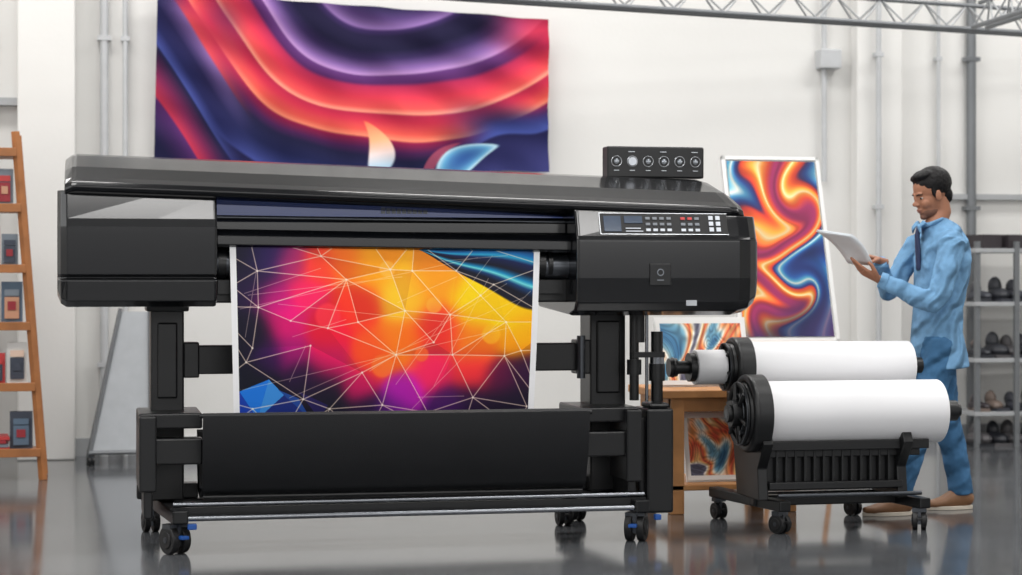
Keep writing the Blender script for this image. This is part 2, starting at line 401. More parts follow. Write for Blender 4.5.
# printed media
def media_pos(U, V):
    X = .612+U*1.385 + (.018*(1-U)-.03*U)*V
    Z = 1.338-.016*U + (.585-1.338)*V
    Y = 8.772 - .012*np.sin(V*math.pi) + .004*np.sin(U*9)*V
    return np.stack([X, Y, Z], -1)
pts = []
for j in range(6):
    for i in range(10):
        pts.append(Vector((-.08+i*.13+rng.uniform(-.06, .06)+(j % 2)*.05, -.12+j*.25+rng.uniform(-.11, .11))))
dv, de, df = geometry.delaunay_2d_cdt(pts, [], [], 0, 1e-6)[:3]
extra = [((rng.uniform(0, 1), rng.uniform(0, 1)), (rng.uniform(0, 1), rng.uniform(0, 1))) for _ in range(16)]
def media_col(U, V):
    u = (U-.02)/.96; v = V
    L = [(.0, .05, .10, (16, 14, 36)), (.05, .22, .08, (34, 16, 60)), (.12, .30, .06, (190, 24, 120)), (.16, .44, .07, (226, 24, 120)), (.23, .26, .06, (238, 40, 100)), (.05, .5, .07, (16, 10, 36)), (.10, .64, .06, (56, 14, 80)), (.18, .62, .06, (176, 20, 120)),
         (.10, .05, .07, (40, 24, 80)), (.18, .1, .06, (160, 40, 100)), (.27, .12, .06, (246, 70, 50)), (.36, .08, .06, (252, 110, 36)), (.45, .1, .08, (255, 156, 30)), (.56, .28, .08, (255, 190, 50)), (.4, .34, .07, (240, 60, 40)),
         (.45, .62, .07, (244, 84, 40)), (.55, .56, .08, (252, 118, 30)), (.3, .48, .07, (232, 30, 60)), (.3, .66, .07, (214, 26, 96)), (.68, .48, .08, (236, 56, 50)), (.66, .18, .08, (255, 150, 36)), (.8, .32, .08, (255, 208, 22)), (.92, .34, .09, (252, 206, 4)),
         (.96, .50, .07, (252, 160, 16)), (.8, .54, .08, (250, 124, 34)), (.66, .70, .07, (220, 40, 90)), (.80, .72, .07, (220, 50, 60)), (.90, .76, .06, (90, 14, 60)), (.99, .72, .06, (50, 12, 54)), (.93, .92, .09, (20, 8, 36)), (.56, .84, .06, (180, 30, 170)), (.52, .97, .06, (90, 20, 120)),
         (.40, .80, .06, (190, 22, 90)), (.27, .80, .08, (24, 10, 40)), (.2, .74, .05, (34, 12, 56)), (.04, .80, .1, (8, 10, 26)), (.3, .96, .09, (10, 10, 28)), (.72, .94, .07, (60, 12, 84)), (.8, .9, .06, (30, 8, 48)), (0, .5, .06, (12, 10, 30)), (.43, .96, .06, (24, 8, 46))]
    W = np.zeros_like(u); c = np.zeros((len(u), 3))
    for a, b, s, cc in L:
        w = np.exp(-(((u-a)*1.0)**2+((v-b)*.56)**2)/(2*(s*.56)**2)) + 1e-9
        W += w; c += w[:, None]*C(*cc)
    c /= W[:, None]
    for f in df:
        if len(f) != 3: continue
        A, B, D = [np.array(dv[k]) for k in f]
        def cr(p, q): return (q[0]-p[0])*(v-p[1])-(q[1]-p[1])*(u-p[0])
        s1, s2, s3 = cr(A, B), cr(B, D), cr(D, A)
        ins = ((s1 >= 0) & (s2 >= 0) & (s3 >= 0)) | ((s1 <= 0) & (s2 <= 0) & (s3 <= 0))
        c[ins] *= (1+rng.uniform(-.14, .10)); 
    for a, b, r, cc in ((.485, .69, .07, (255, 130, 56)), (.66, .33, .05, (255, 180, 70)), (.3, .4, .08, (250, 70, 80)), (.62, .62, .045, (255, 120, 50)), (.86, .50, .06, (255, 190, 50)), (.5, .12, .05, (255, 190, 90))):
        d = np.hypot(u-a, (v-b)*.56)/r*1.7
        c = mixc(c, C(*cc)+0*c, sm(-d, -1.05, -.75)*.6)
    m_ = c.mean(1, keepdims=True); c = m_+(c-m_)*1.12
    def tri(p, q, r_, cc, al):
        p, q, r_ = map(np.array, (p, q, r_))
        def cr(a, b): return (b[0]-a[0])*(v-a[1])-(b[1]-a[1])*(u-a[0])
        s1, s2, s3 = cr(p, q), cr(q, r_), cr(r_, p)
        ins = ((s1 >= 0) & (s2 >= 0) & (s3 >= 0)) | ((s1 <= 0) & (s2 <= 0) & (s3 <= 0))
        c[ins] = c[ins]*(1-al)+np.array(cc)*al
    tri((0, .84), (.10, .77), (.06, 1), (24, 120, 225), .95); tri((0, .84), (.06, 1), (0, 1), (16, 60, 170), .95)
    tri((.10, .77), (.15, .86), (.06, 1), (60, 150, 235), .9); tri((.15, .86), (.24, 1), (.06, 1), (18, 40, 120), .95); tri((.13, .83), (.20, .88), (.24, 1), (30, 90, 190), .7)
    tri((.2, .84), (.3, .92), (.27, 1), (40, 30, 110), .6)
    h = .34*sm(u, .56, 1.0)+.015*np.sin(u*20)
    t = v/np.maximum(h, 1e-3)
    bands = ramp(t+.12*np.sin(u*9), [(0, (14, 24, 66)), (.16, (16, 110, 180)), (.24, (40, 170, 215)), (.32, (16, 30, 80)), (.48, (10, 14, 34)), (.6, (16, 130, 180)), (.66, (110, 215, 220)), (.73, (16, 60, 110)), (.85, (10, 12, 30)), (1, (14, 14, 34))])
    c = mixc(c, bands, sm(-t, -1.02, -.96)*sm(u, .56, .62))
    asp = .558
    best = np.full(len(u), 9.)
    segs = [(np.array(dv[e[0]]), np.array(dv[e[1]])) for e in de if random.random() > .12]
    def dist(a, b):
        a = np.array(a)*[1, asp]; b = np.array(b)*[1, asp]; d = b-a; l2 = max((d**2).sum(), 1e-9)
        tt = np.clip(((u-a[0])*d[0]+(v*asp-a[1])*d[1])/l2, 0, 1)
        return np.hypot(u-a[0]-tt*d[0], v*asp-a[1]-tt*d[1])
    for a, b in segs: best = np.minimum(best, dist(a, b))
    c = mixc(c, C(255, 232, 205)+0*c, sm(-best, -.0024, -.0008)*.62)
    best = np.full(len(u), 9.)
    for a, b in extra: best = np.minimum(best, dist(a, b))
    c = mixc(c, C(255, 232, 205)+0*c, sm(-best, -.0018, -.0006)*.4)
    for p in dv:
        d = np.hypot(u-p[0], (v-p[1])*asp)
        c = mixc(c, C(255, 245, 230)+0*c, sm(-d, -.005, -.002)*.7)
    edge = (U < .02) | (U > .98)
    c[edge] = (236, 236, 238)
    return c
artsheet('printed_media', media_pos, 900, 500, media_col, A_print, P)

# legs & frame
for nm, x0, x1 in (('leg_1', .284, .432), ('leg_2', 2.314, 2.486)):
    bm = bmesh.new(); abox(bm, x0, x1, 9.1, 9.3, .2, 1.11); abox(bm, x0-.02, x1+.02, 9.06, 9.34, 1.05, 1.11); abox(bm, x0+.03, x1-.03, 9.085, 9.105, .66, 1.0)
    fin(bm, nm, M['metalblk'], P, bevel=.008)
bm = bmesh.new(); abox(bm, .43, 2.32, 9.13, 9.21, .765, .895); abox(bm, .43, .50, 9.11, 9.22, .75, .91); abox(bm, 2.25, 2.32, 9.11, 9.22, .75, .91)
fin(bm, 'cross_beam', M['metalblk'], P, bevel=.006)
cyl('hinge_pin', (2.27, 9.10, .93), (2.27, 9.10, .73), .02, M['greymet'], P)
for nm, xa, xb, s in (('bracket_1', .225, .50, 1), ('bracket_2', 2.485, 2.21, -1)):
    lo, hi = min(xa, xb), max(xa, xb)
    bm = bmesh.new()
    abox(bm, *(sorted((xa, xa+s*.075))), 8.80, 9.32, .27, .60)
    abox(bm, lo, hi, 8.86, 9.3, .54, .608)
    abox(bm, lo, hi, 8.83, 8.93, .385, .50)
    abox(bm, lo, hi, 9.18, 9.26, .20, .27)
    abox(bm, *(sorted((xa+s*.02, xa+s*.06))), 8.84, 9.2, .15, .29)
    fin(bm, nm, M['metalblk'], P, bevel=.008)
def bp(o):
    a = [(8.695, .605), (8.70, .53), (8.725, .41), (8.765, .29), (8.82, .245), (8.95, .225), (9.10, .24), (9.16, .34), (9.17, .5)]
    return a + [(y+.012, z+.012) for y, z in a[::-1]]
loftx('catch_basket', [(.493, bp(0)), (.51, bp(0)), (1.35, bp(0)), (2.19, bp(0)), (2.21, bp(0))], M['fabric'], P, smooth=True)
bm = bmesh.new(); acyl(bm, (.48, 8.705, .605), (2.22, 8.705, .599), .010, seg=12); acyl(bm, (.5, 8.80, .245), (2.2, 8.80, .24), .01, seg=12); fin(bm, 'basket_rods', M['metalblk'], P, smooth=True)
def oblong(bm, p0, p1, w, z0, z1):
    p0 = Vector((p0[0], p0[1], 0)); p1 = Vector((p1[0], p1[1], 0)); d = (p1-p0); L = d.length; a = math.atan2(d.y, d.x)
    abox(bm, 0, L, -w/2, w/2, z0, z1, Matrix.Translation(p0) @ Matrix.Rotation(a, 4, 'Z'))
def caster(parent, x, y, r, k, brake=True, rot=0.4, h=.13):
    R = Matrix.Translation((x, y, 0)) @ Matrix.Rotation(rot, 4, 'Z')
    bm = bmesh.new()
    for s in (-1, 1):
        a = R @ Vector((s*r*.18, 0, r)); b = R @ Vector((s*r*.72, 0, r))
        acyl(bm, a, b, r, seg=24)
        acyl(bm, R @ Vector((s*r*.7, 0, r)), R @ Vector((s*r*.8, 0, r)), r*.62, seg=20)
    o = fin(bm, 'caster_wheel_%d' % k, M['rubber'], parent, bevel=r*.12, smooth=True)
    bm = bmesh.new()
    acyl(bm, R @ Vector((-r*.84, 0, r)), R @ Vector((r*.84, 0, r)), r*.22, seg=12)
    abox(bm, -r*.16, r*.16, -r*.6, r*.9, r*.6, max(h-.015, r*2.05), R); abox(bm, -r*.75, r*.75, -r*.5, r*.5, h-.02, h, R)
    acyl(bm, R @ Vector((0, 0, r*1.7)), R @ Vector((0, 0, h+.01)), r*.3, seg=14)
    fin(bm, 'caster_fork_%d' % k, M['greymet'], parent, smooth=True)
    if brake:
        bm = bmesh.new(); abox(bm, -r*.3, r*.3, -r*1.4, -r*.7, r*1.1, r*1.35, R); fin(bm, 'caster_brake_%d' % k, M['blue'] if brake == 2 else M['rubber'], parent, bevel=.003)
bm = bmesh.new()
oblong(bm, (.40, 8.74), (.29, 9.70), .07, .135, .195); oblong(bm, (2.47, 8.74), (2.36, 9.70), .07, .135, .195)
abox(bm, .34, 2.44, 9.18, 9.24, .14, .2)
fin(bm, 'foot_beams', M['metalblk'], P, bevel=.008)
bm = bmesh.new()
acyl(bm, (.37, 8.80, .215), (2.49, 8.80, .215), .011, seg=14); acyl(bm, (.37, 8.765, .158), (2.49, 8.765, .158), .013, seg=14)
fin(bm, 'chrome_rails', M['chrome'], P, smooth=True)
bm = bmesh.new(); abox(bm, .36, 2.5, 8.80, 8.83, .15, .2); fin(bm, 'rail_backer', M['metalblk'], P)
caster(P, .38, 8.82, .062, 1, 2, .5); caster(P, .30, 9.62, .05, 2, 1, .2)
caster(P, 2.46, 8.82, .062, 3, 2, -.5); caster(P, 2.37, 9.62, .05, 4, 1, .3)
caster(P, 2.27, 9.45, .045, 5, 1, .1, .13)
bm = bmesh.new(); abox(bm, .43, .47, 8.745, 8.78, .11, .135); abox(bm, 2.53, 2.56, 8.75, 8.78, .10, .125); fin(bm, 'foot_clips', M['blue'], P, bevel=.004)
bm = bmesh.new()
abox(bm, 2.515, 2.645, 8.84, 9.06, .12, .60); abox(bm, 2.49, 2.53, 8.88, 9.04, .14, .56); abox(bm, 2.53, 2.63, 8.85, 9.0, .60, .625)
fin(bm, 'takeup_motor_box', M['metalblk'], P, bevel=.012)
bm = bmesh.new()
for x, z0, z1, r in ((2.50, .63, 1.03, .022), (2.52, .9, 1.03, .03), (2.61, .62, .95, .028), (2.61, .72, .80, .038), (2.50, .75, .82, .034)):
    acyl(bm, (x, 9.0, z0), (x, 9.0, z1), r, seg=18)
abox(bm, 2.49, 2.64, 8.97, 9.03, .83, .855)
fin(bm, 'takeup_spindles', M['metalblk'], P, smooth=True)
bm = bmesh.new(); acyl(bm, (2.555, 8.98, .62), (2.555, 8.98, 1.03), .008, seg=10); acyl(bm, (2.61, 9.0, .80), (2.61, 9.0, .83), .034, seg=18); fin(bm, 'spindle_rod', M['chrome'], P, smooth=True)

# ------------------------------------------------------------------ roll stand
R = group('paper_roll_stand', (3.55, 9.2, 0))
FY, FZ, BY, BZ = 9.05, .557, 9.35, .765
bm = bmesh.new()
oblong(bm, (3.20, 8.88), (3.08, 9.60), .06, .105, .155); oblong(bm, (3.90, 8.88), (3.80, 9.60), .06, .105, .155)
abox(bm, 3.12, 3.88, 9.1, 9.16, .11, .16); abox(bm, 3.16, 3.88, 9.30, 9.35, .11, .155)
fin(bm, 'base_frame', M['metalblk'], R, bevel=.007)
bm = bmesh.new(); acyl(bm, (3.18, 8.93, .175), (3.90, 8.93, .175), .010, seg=12); fin(bm, 'base_rod', M['greymet'], R, smooth=True)
for nm, x in (('upright_1', 3.10), ('upright_2', 3.80)):
    bm = bmesh.new()
    prof = [(8.97, .15), (8.99, .30), (8.90, .42), (8.93, .47), (9.05, .40), (9.17, .47), (9.24, .62), (9.24, .70), (9.35, .63), (9.46, .70), (9.46, .60), (9.36, .42), (9.30, .15)]
    v0 = [bm.verts.new((x, y, z)) for y, z in prof]; v1 = [bm.verts.new((x+.05, y, z)) for y, z in prof]
    n = len(prof)
    for i in range(n): bm.faces.new((v0[i], v0[(i+1) % n], v1[(i+1) % n], v1[i]))
    bm.faces.new(v0); bm.faces.new(v1[::-1])
    fin(bm, nm, M['metalblk'], R, bevel=.006)
bm = bmesh.new()
abox(bm, 3.13, 3.92, 8.99, 9.2, .35, .40); abox(bm, 3.12, 3.95, 8.95, 9.0, .385, .43); abox(bm, 3.15, 3.82, 9.02, 9.22, .19, .36)
for i in range(13): abox(bm, 3.19+i*.047, 3.203+i*.047, 8.985, 9.03, .22, .385)
abox(bm, 3.15, 3.82, 8.96, 9.03, .20, .235)
fin(bm, 'ribbed_cradle', M['black'], R, bevel=.004)
for nm, x0, x1, y, z, r in (('front_paper_roll', 3.13, 4.035, FY, FZ, .152), ('rear_paper_roll', 3.17, 4.01, BY, BZ, .122), ('core_sleeve', 2.90, 3.05, BY, BZ, .085)):
    cyl(nm, (x0, y, z), (x1, y, z), r, M['white'], R, seg=72, bevel=.003)
bm = bmesh.new(); acyl(bm, (2.80, BY, BZ), (4.08, BY, BZ), .03); acyl(bm, (3.0, FY, FZ), (4.14, FY, FZ), .035)
fin(bm, 'spindle_shafts', M['metalblk'], R, smooth=True)
def hub(name, x, y, z, r, t):
    bm = bmesh.new()
    acyl(bm, (x+t*.45, y, z), (x+t, y, z), r, seg=48)
    aring(bm, (x+t*.4, y, z), (1, 0, 0), r*.9, r*.11, 48, 10); aring(bm, (x+t*.1, y, z), (1, 0, 0), r*.74, r*.07, 40, 8)
    acyl(bm, (x+t*.1, y, z), (x+t*.5, y, z), r*.76, r*.86, seg=40)
    acyl(bm, (x-t*.3, y, z), (x+t*.4, y, z), r*.34, seg=24); acyl(bm, (x-t*.45, y, z), (x-t*.3, y, z), r*.22, seg=20)
    for i in range(6):
        a = i*math.pi/3+.3; c, s = math.cos(a), math.sin(a)
        acyl(bm, (x-t*.02, y+c*r*.25, z+s*r*.25), (x+t*.02, y+c*r*.78, z+s*r*.78), r*.07, seg=8)
    fin(bm, name, M['black'], R, smooth=True)
    bm = bmesh.new(); aring(bm, (x+t*.02, y, z), (1, 0, 0), r*.5, r*.02, 40, 6); acyl(bm, (x-t*.46, y, z), (x-t*.44, y, z), r*.12)
    aring(bm, (x+t*.02, y, z), (1, 0, 0), r*.80, r*.02, 48, 6)
    for i in range(3):
        a = i*2.09; acyl(bm, (x-t*.05, y+math.cos(a)*r*.55, z+math.sin(a)*r*.55), (x+t*.1, y+math.cos(a)*r*.55, z+math.sin(a)*r*.55), r*.06, seg=10)
    fin(bm, name+'_ring', M['greymet'], R, smooth=True)
hub('front_flange', 3.02, FY, FZ, .185, .12)
hub('rear_flange', 3.05, BY, BZ, .145, .12)
bm = bmesh.new()
acyl(bm, (2.77, BY, BZ), (2.81, BY, BZ), .045); acyl(bm, (2.81, BY, BZ), (2.87, BY, BZ), .032); acyl(bm, (2.87, BY, BZ), (2.905, BY, BZ), .07); aring(bm, (2.79, BY, BZ), (1, 0, 0), .04, .01, 24, 8)
acyl(bm, (4.035, FY, FZ), (4.06, FY, FZ), .075); acyl(bm, (4.06, FY, FZ), (4.13, FY, FZ), .05); acyl(bm, (4.13, FY, FZ), (4.15, FY, FZ), .03)
acyl(bm, (4.01, BY, BZ), (4.025, BY, BZ), .06); acyl(bm, (4.025, BY, BZ), (4.08, BY, BZ), .04)
fin(bm, 'spindle_chucks', M['black'], R, smooth=True)
bm = bmesh.new(); acyl(bm, (4.04, FY, FZ), (4.043, FY, FZ), .08); acyl(bm, (2.905, BY, BZ), (2.912, BY, BZ), .078); fin(bm, 'chuck_rings', M['greymet'], R, smooth=True)
caster(R, 3.19, 8.93, .045, 1, 1, .5, .105); caster(R, 3.09, 9.55, .04, 2, 1, .2, .105)
caster(R, 3.89, 8.93, .045, 3, 1, -.4, .105); caster(R, 3.80, 9.55, .04, 4, 0, .3, .105)

# ------------------------------------------------------------------ wooden table and pictures
T = group('wooden_table', (3.2, 10.0, 0))
bm = bmesh.new()
abox(bm, 2.84, 3.6, 9.72, 10.35, .59, .63)
for x in (2.90, 3.5):
    for y in (9.74, 10.25): abox(bm, x, x+.07, y, y+.07, 0, .59)
abox(bm, 2.90, 3.57, 9.75, 9.79, .52, .59); abox(bm, 2.90, 2.94, 9.75, 10.3, .52, .59)
abox(bm, 2.89, 3.58, 9.74, 10.32, .12, .15)
fin(bm, 'table_frame', M['wood'], T, bevel=.005)

def swirl(seed, pal):
    def f(U, V):
        a = wav(U, V, seed, .9, 4); b = wav(U, V, seed+1, 1.0, 4)
        u2 = U+.22*a; v2 = V+.22*b
        t = wav(u2, v2, seed+2, 1.1, 5)*.55+.5 + .12*np.sin(9*(u2+v2*.7+.5*a))
        c = ramp(t, pal)
        s = wav(u2+.3*a, v2+.3*b, seed+3, 2.2, 6)
        c = c*(1+.14*np.sin(s*9))[:, None]
        return c
    return f
pal_flow = [(0, (26, 36, 88)), (.10, (40, 90, 160)), (.18, (90, 175, 205)), (.23, (232, 236, 224)), (.28, (80, 150, 190)), (.36, (36, 66, 130)), (.42, (60, 40, 90)), (.47, (200, 56, 48)), (.56, (236, 100, 44)), (.66, (250, 170, 64)), (.74, (252, 226, 170)), (.80, (244, 150, 66)), (.9, (220, 76, 50)), (1, (150, 44, 90))]
def big_art(U, V):
    # rotating flow: warp coordinates around two vortices, then read broad diagonal colour bands
    x = U.copy(); y = V*1.85
    for cx, cy, rr, am in ((.78, .42, .42, 2.6), (.22, .80, .40, -2.4), (.70, 1.25, .42, 2.3), (.2, .2, .35, 1.8), (.3, 1.55, .35, -1.8)):
        dx = x-cx; dy = y-cy; g_ = am*np.exp(-(dx*dx+dy*dy)/(rr*rr)*2.2)
        x, y = cx+dx*np.cos(g_)-dy*np.sin(g_), cy+dx*np.sin(g_)+dy*np.cos(g_)
    t = .52+.50*np.sin(x*4.6+y*1.1-1.2+.7*wav(x, y, 9, .7, 4))
    c = ramp(t, pal_flow)
    c = c*(1+.10*np.sin(x*34+y*9+3*wav(x, y, 13, 1.2, 4)))[:, None]
    low = sm(V+.2*U, .88, 1.08)
    c = mixc(c, ramp(x+y*.3, [(0, (26, 34, 80)), (.5, (44, 60, 130)), (1, (28, 28, 64)), (1.5, (90, 60, 110))]), low*.75)
    return c
E = group('framed_painting', (3.98, 11.1, 0))
def pl(x0, x1, yb, zb_, yt, zt):
    def f(U, V):
        return np.stack([x0+(x1-x0)*U, yt+(yb-yt)*V, zt+(zb_-zt)*V], -1)
    return f
artsheet('canvas_print', pl(3.715, 4.265, 11.002, .86, 11.335, 1.895), 260, 480, big_art, A_paint, E)
n = Vector((0, -1.1, .36)).normalized()
bm = bmesh.new()
ev = Vector((0, .36, 1.1)).normalized(); FM = Matrix(((1, 0, 0, 3.685), (0, ev.y, n.y, 11.0), (0, ev.z, n.z, .82), (0, 0, 0, 1)))
abox(bm, 0, .61, 0, 1.157, -.03, .003, FM)
for q in ((0, .022, 0, 1.157), (.588, .61, 0, 1.157), (0, .61, 0, .022), (0, .61, 1.135, 1.157)): abox(bm, q[0], q[1], q[2], q[3], 0, .018, FM)
fin(bm, 'white_frame', M['whiteframe'], E)
bm = bmesh.new()
for x in (3.78, 4.15): limb(bm, [(x, 10.76, 0), (x, 11.10, 1.02), (x, 11.37, 1.85)], [.016]*3, n=8)
limb(bm, [(3.97, 11.75, 0), (3.97, 11.40, 1.8)], [.016]*2, n=8)
abox(bm, 3.70, 4.25, 10.94, 11.03, .785, .815); abox(bm, 3.76, 4.17, 11.36, 11.41, 1.76, 1.80)
fin(bm, 'easel_frame', M['wood'], E)

def small_art(seed):
    base = swirl(seed, [(0, (60, 110, 150)), (.2, (120, 170, 190)), (.35, (235, 225, 210)), (.5, (235, 150, 90)), (.62, (200, 80, 60)), (.75, (240, 190, 120)), (.9, (245, 240, 235)), (1, (90, 90, 110))])
    def f(U, V):
        c = base(U, V*.7)
        e = (U < .05) | (U > .95) | (V < .07) | (V > .93); c[e] = (236, 236, 234)
        return c
    return f
def leaning_print(nm, loc, x0, x1, y, z0, dy, h, seed):
    F = group(nm, loc)
    artsheet('print_face', pl(x0+.005, x1-.005, y-.006, z0+.01, y+dy-.006, z0+h-.008), 160, 110, small_art(seed), A_paint, F)
    bm = bmesh.new()
    v = [bm.verts.new(p) for p in ((x0, y, z0), (x1, y, z0), (x1, y+dy, z0+h), (x0, y+dy, z0+h), (x0, y+.016, z0), (x1, y+.016, z0), (x1, y+dy+.016, z0+h), (x0, y+dy+.016, z0+h))]
    for q in ((0, 1, 2, 3), (4, 7, 6, 5), (0, 4, 5, 1), (3, 2, 6, 7), (0, 3, 7, 4), (1, 5, 6, 2)): bm.faces.new([v[k] for k in q])
    fin(bm, 'print_backing', M['whiteframe'], F)
leaning_print('tabletop_picture', (3.2, 10.1, .63), 2.925, 3.425, 10.03, .632, .12, .36, 12)
leaning_print('stored_art_print', (3.2, 9.9, .15), 3.02, 3.40, 9.86, .151, .09, .355, 44)

# ------------------------------------------------------------------ left ladder shelf
L = group('wooden_ladder_shelf', (-.85, 12.4, 0))
bm = bmesh.new()
for y in (12.2, 12.55):
    for s in (-1, 1):
        limb(bm, [(-.85+s*.60, y, 0), (-.85+s*.44, y+.02, 2.07)], [(.022, .026)]*2, n=4)
SH = (.17, .56, .92, 1.26, 1.62, 1.95)
for z in SH:
    hw = .60-.16*z/2.07
    abox(bm, -.85-hw, -.85+hw, 12.17, 12.6, z-.025, z)
    abox(bm, -.85-hw, -.85+hw, 12.165, 12.185, z-.03, z+.02)
fin(bm, 'shelf_frame', M['woodor'], L, bevel=.003)
it = []
cols = [(190, 60, 60), (225, 225, 222), (60, 66, 80), (200, 150, 120), (120, 130, 140), (230, 200, 180), (150, 40, 50), (90, 110, 130)]
for z in SH[:-1]:
    hw = .57-.16*z/2.07; x = -.85+hw-.02; first = True
    while x > -.85-hw+.12:
        w = random.uniform(.09, .13); h = random.uniform(.09, .13)
        if not first and random.random() < .3:
            for k in range(4): it.append(('b', (x-w*.7, 12.36, z+.012+k*.022), (w*.7, .12, .010), random.uniform(-.1, .1), 0, random.choice(cols)))
            x -= w*1.7+.02
        else:
            it.append(('b', (x-w/2, 12.30, z+h+.001), (w/2, .02, h), random.uniform(-.12, .12), 0, random.choice(cols)))
            it.append(('b', (x-w/2, 12.265, z+h*.8), (w*.35, .004, h*.5), 0, 0, random.choice(cols)))
            it.append(('b', (x-w/2, 12.26, z+h*1.5), (w*.35, .004, h*.15), 0, 0, random.choice(cols)))
            it.append(('b', (x-w/2, 12.255, z+h*.9), (w*.2, .003, h*.2), 0, 0, random.choice(cols)))
            x -= w+.012
        first = False
goods('magazines_and_boxes', it, L)

# A-frame board
B = group('folding_display_board', (.24, 13.3, 0))
bm = bmesh.new()
for y in (13.1, 13.45):
    v = [bm.verts.new(p) for p in ((.03, y, .08), (.40, y, .08), (.40, 13.28, .98), (.22, 13.28, .98), (.03, y+.02, .08), (.40, y+.02, .08), (.40, 13.30, .98), (.22, 13.30, .98))]
    for q in ((0, 1, 2, 3), (4, 7, 6, 5), (0, 4, 5, 1), (3, 2, 6, 7), (0, 3, 7, 4), (1, 5, 6, 2)): bm.faces.new([v[k] for k in q])
fin(bm, 'board_panels', M['boardgrey'], B)
bm = bmesh.new()
for y in (13.09, 13.46):
    limb(bm, [(.02, y, .05), (.22, 13.275, 1.0)], [.014]*2, n=8); limb(bm, [(.41, y, .05), (.41, 13.275, 1.0)], [.014]*2, n=8); limb(bm, [(.02, y, .08), (.41, y, .08)], [.014]*2, n=8)
fin(bm, 'board_frame', M['pipedark'], B)
for i, (x, y) in enumerate(((.03, 13.09), (.40, 13.09), (.03, 13.46), (.40, 13.46))): caster(B, x, y, .028, i+1, 0, .3, .07)

# ------------------------------------------------------------------ right shelving
K = group('metal_shelving_unit', (6.8, 13.4, 0))
bm = bmesh.new()
for x in (6.17, 7.5):
    for y in (13.18, 13.58): abox(bm, x, x+.035, y, y+.035, 0, 1.46)
abox(bm, 6.46, 6.495, 13.16, 13.19, 0, 1.46)
fin(bm, 'posts', M['pipedark'], K)
bm = bmesh.new()
for z in (.25, .63, 1.03, 1.41): abox(bm, 6.16, 7.54, 13.17, 13.62, z-.03, z)
fin(bm, 'shelf_boards', M['trimgrey'], K, bevel=.003)
it = []
dk = [(44, 46, 52), (60, 62, 70), (32, 34, 40), (80, 78, 80), (110, 96, 88), (50, 44, 48)]
for z in (.0, .25, .63, 1.03):
    x = 6.25
    while x < 7.45:
        c = random.choice(dk); r = random.uniform(.045, .07)
        it.append(('e', (x, 13.3, z+r*.75), (r*1.1, .12, r*.75), random.uniform(-.4, .4), 0, c)); it.append(('e', (x, 13.36, z+r*1.6), (r*.7, .06, r*1.1), 0, 0, c))
        it.append(('b', (x, 13.3, z+.012), (r*1.0, .12, .012), random.uniform(-.2, .2), 0, random.choice(dk)))
        x += random.uniform(.10, .16)
for x in (6.3, 6.5, 6.72, 7.0): it.append(('b', (x, 13.35, 1.41+.05), (.08, .12, .05), random.uniform(-.2, .2), 0, random.choice([(190, 180, 168), (150, 140, 130), (205, 200, 195)])))
goods('stored_supplies', it, K)

# ------------------------------------------------------------------ man
MX, MY = 4.24, 9.64
H = group('man', (MX, MY, 0))
def w(dx, dy, z): return Vector((MX+dx, MY+dy, z))
bm = bmesh.new()
tor = [(.735, .07, .186, .146), (.80, .065, .182, .140), (.92, .055, .166, .124), (1.05, .062, .160, .120), (1.18, .078, .178, .130), (1.30, .090, .195, .136), (1.385, .084, .195, .120), (1.43, .070, .155, .098), (1.462, .05, .095, .078), (1.49, .032, .068, .066)]
limb(bm, [w(c, 0, z) for z, c, a, b in tor], [(a, b) for z, c, a, b in tor], side=(0, 1, 0), n=24)
limb(bm, [w(.080, -.13, 1.385), w(.055, -.185, 1.365), w(.015, -.214, 1.25), w(-.030, -.230, 1.12), w(-.060, -.227, 1.075), w(-.135, -.20, 1.10), w(-.23, -.17, 1.15), w(-.30, -.15, 1.185)], [.07, .074, .064, .060, .059, .053, .045, .040], side=(0, 0, 1))
limb(bm, [w(.055, .12, 1.385), w(.02, .18, 1.365), w(-.04, .20, 1.26), w(-.10, .20, 1.15), w(-.13, .19, 1.12), w(-.17, .14, 1.19), w(-.22, .085, 1.27)], [.07, .07, .060, .053, .050, .045, .039], side=(0, 0, 1))
organic(bm, 'shirt', M['shirt'], H, .008, 3, .012, .06)
bm = bmesh.new()
aring(bm, w(.028, 0, 1.488), (-.35, 0, 1), .064, .013, 28, 8)
for s in (-1, 1): limb(bm, [w(-.03, s*.045, 1.49), w(-.058, s*.035, 1.46), (w(-.055, s*.052, 1.43))], [(.010, .02), (.008, .02), (.004, .008)], side=(1, 0, 0), n=10)
organic(bm, 'collar', M['shirt'], H, .005, 2)
bm = bmesh.new()
limb(bm, [w(-.285, -.156, 1.178), w(-.318, -.145, 1.192)], [.043, .041], side=(0, 0, 1), n=20); limb(bm, [w(-.208, .098, 1.255), w(-.230, .074, 1.284)], [.042, .040], side=(0, 0, 1), n=20)
fin(bm, 'cuffs', M['shirt'], H, bevel=.004, smooth=True)
bm = bmesh.new()
limb(bm, [w(-.045, -.005, 1.465), w(-.055, -.005, 1.42), w(-.052, -.01, 1.33), w(-.050, -.01, 1.24)], [(.018, .012), (.02, .012), (.024, .012), (.024, .010)], side=(0, 1, 0), n=10)
organic(bm, 'necktie', M['tie'], H, .005, 2)
bm = bmesh.new()
limb(bm, [w(.06, 0, .95), w(.06, 0, .86), w(.055, 0, .80)], [(.155, .11), (.17, .125), (.16, .12)], side=(0, 1, 0), n=24)
limb(bm, [w(.045, -.08, .88), w(0, -.09, .70), w(-.075, -.105, .49), w(-.13, -.12, .32), w(-.20, -.14, .14), w(-.22, -.145, .075)], [.098, .09, .072, .066, .060, .062], side=(0, 1, 0))
limb(bm, [w(.07, .08, .88), w(.10, .08, .70), w(.13, .07, .49), w(.175, .06, .32), w(.205, .05, .14), w(.21, .045, .075)], [.098, .094, .076, .070, .062, .064], side=(0, 1, 0))
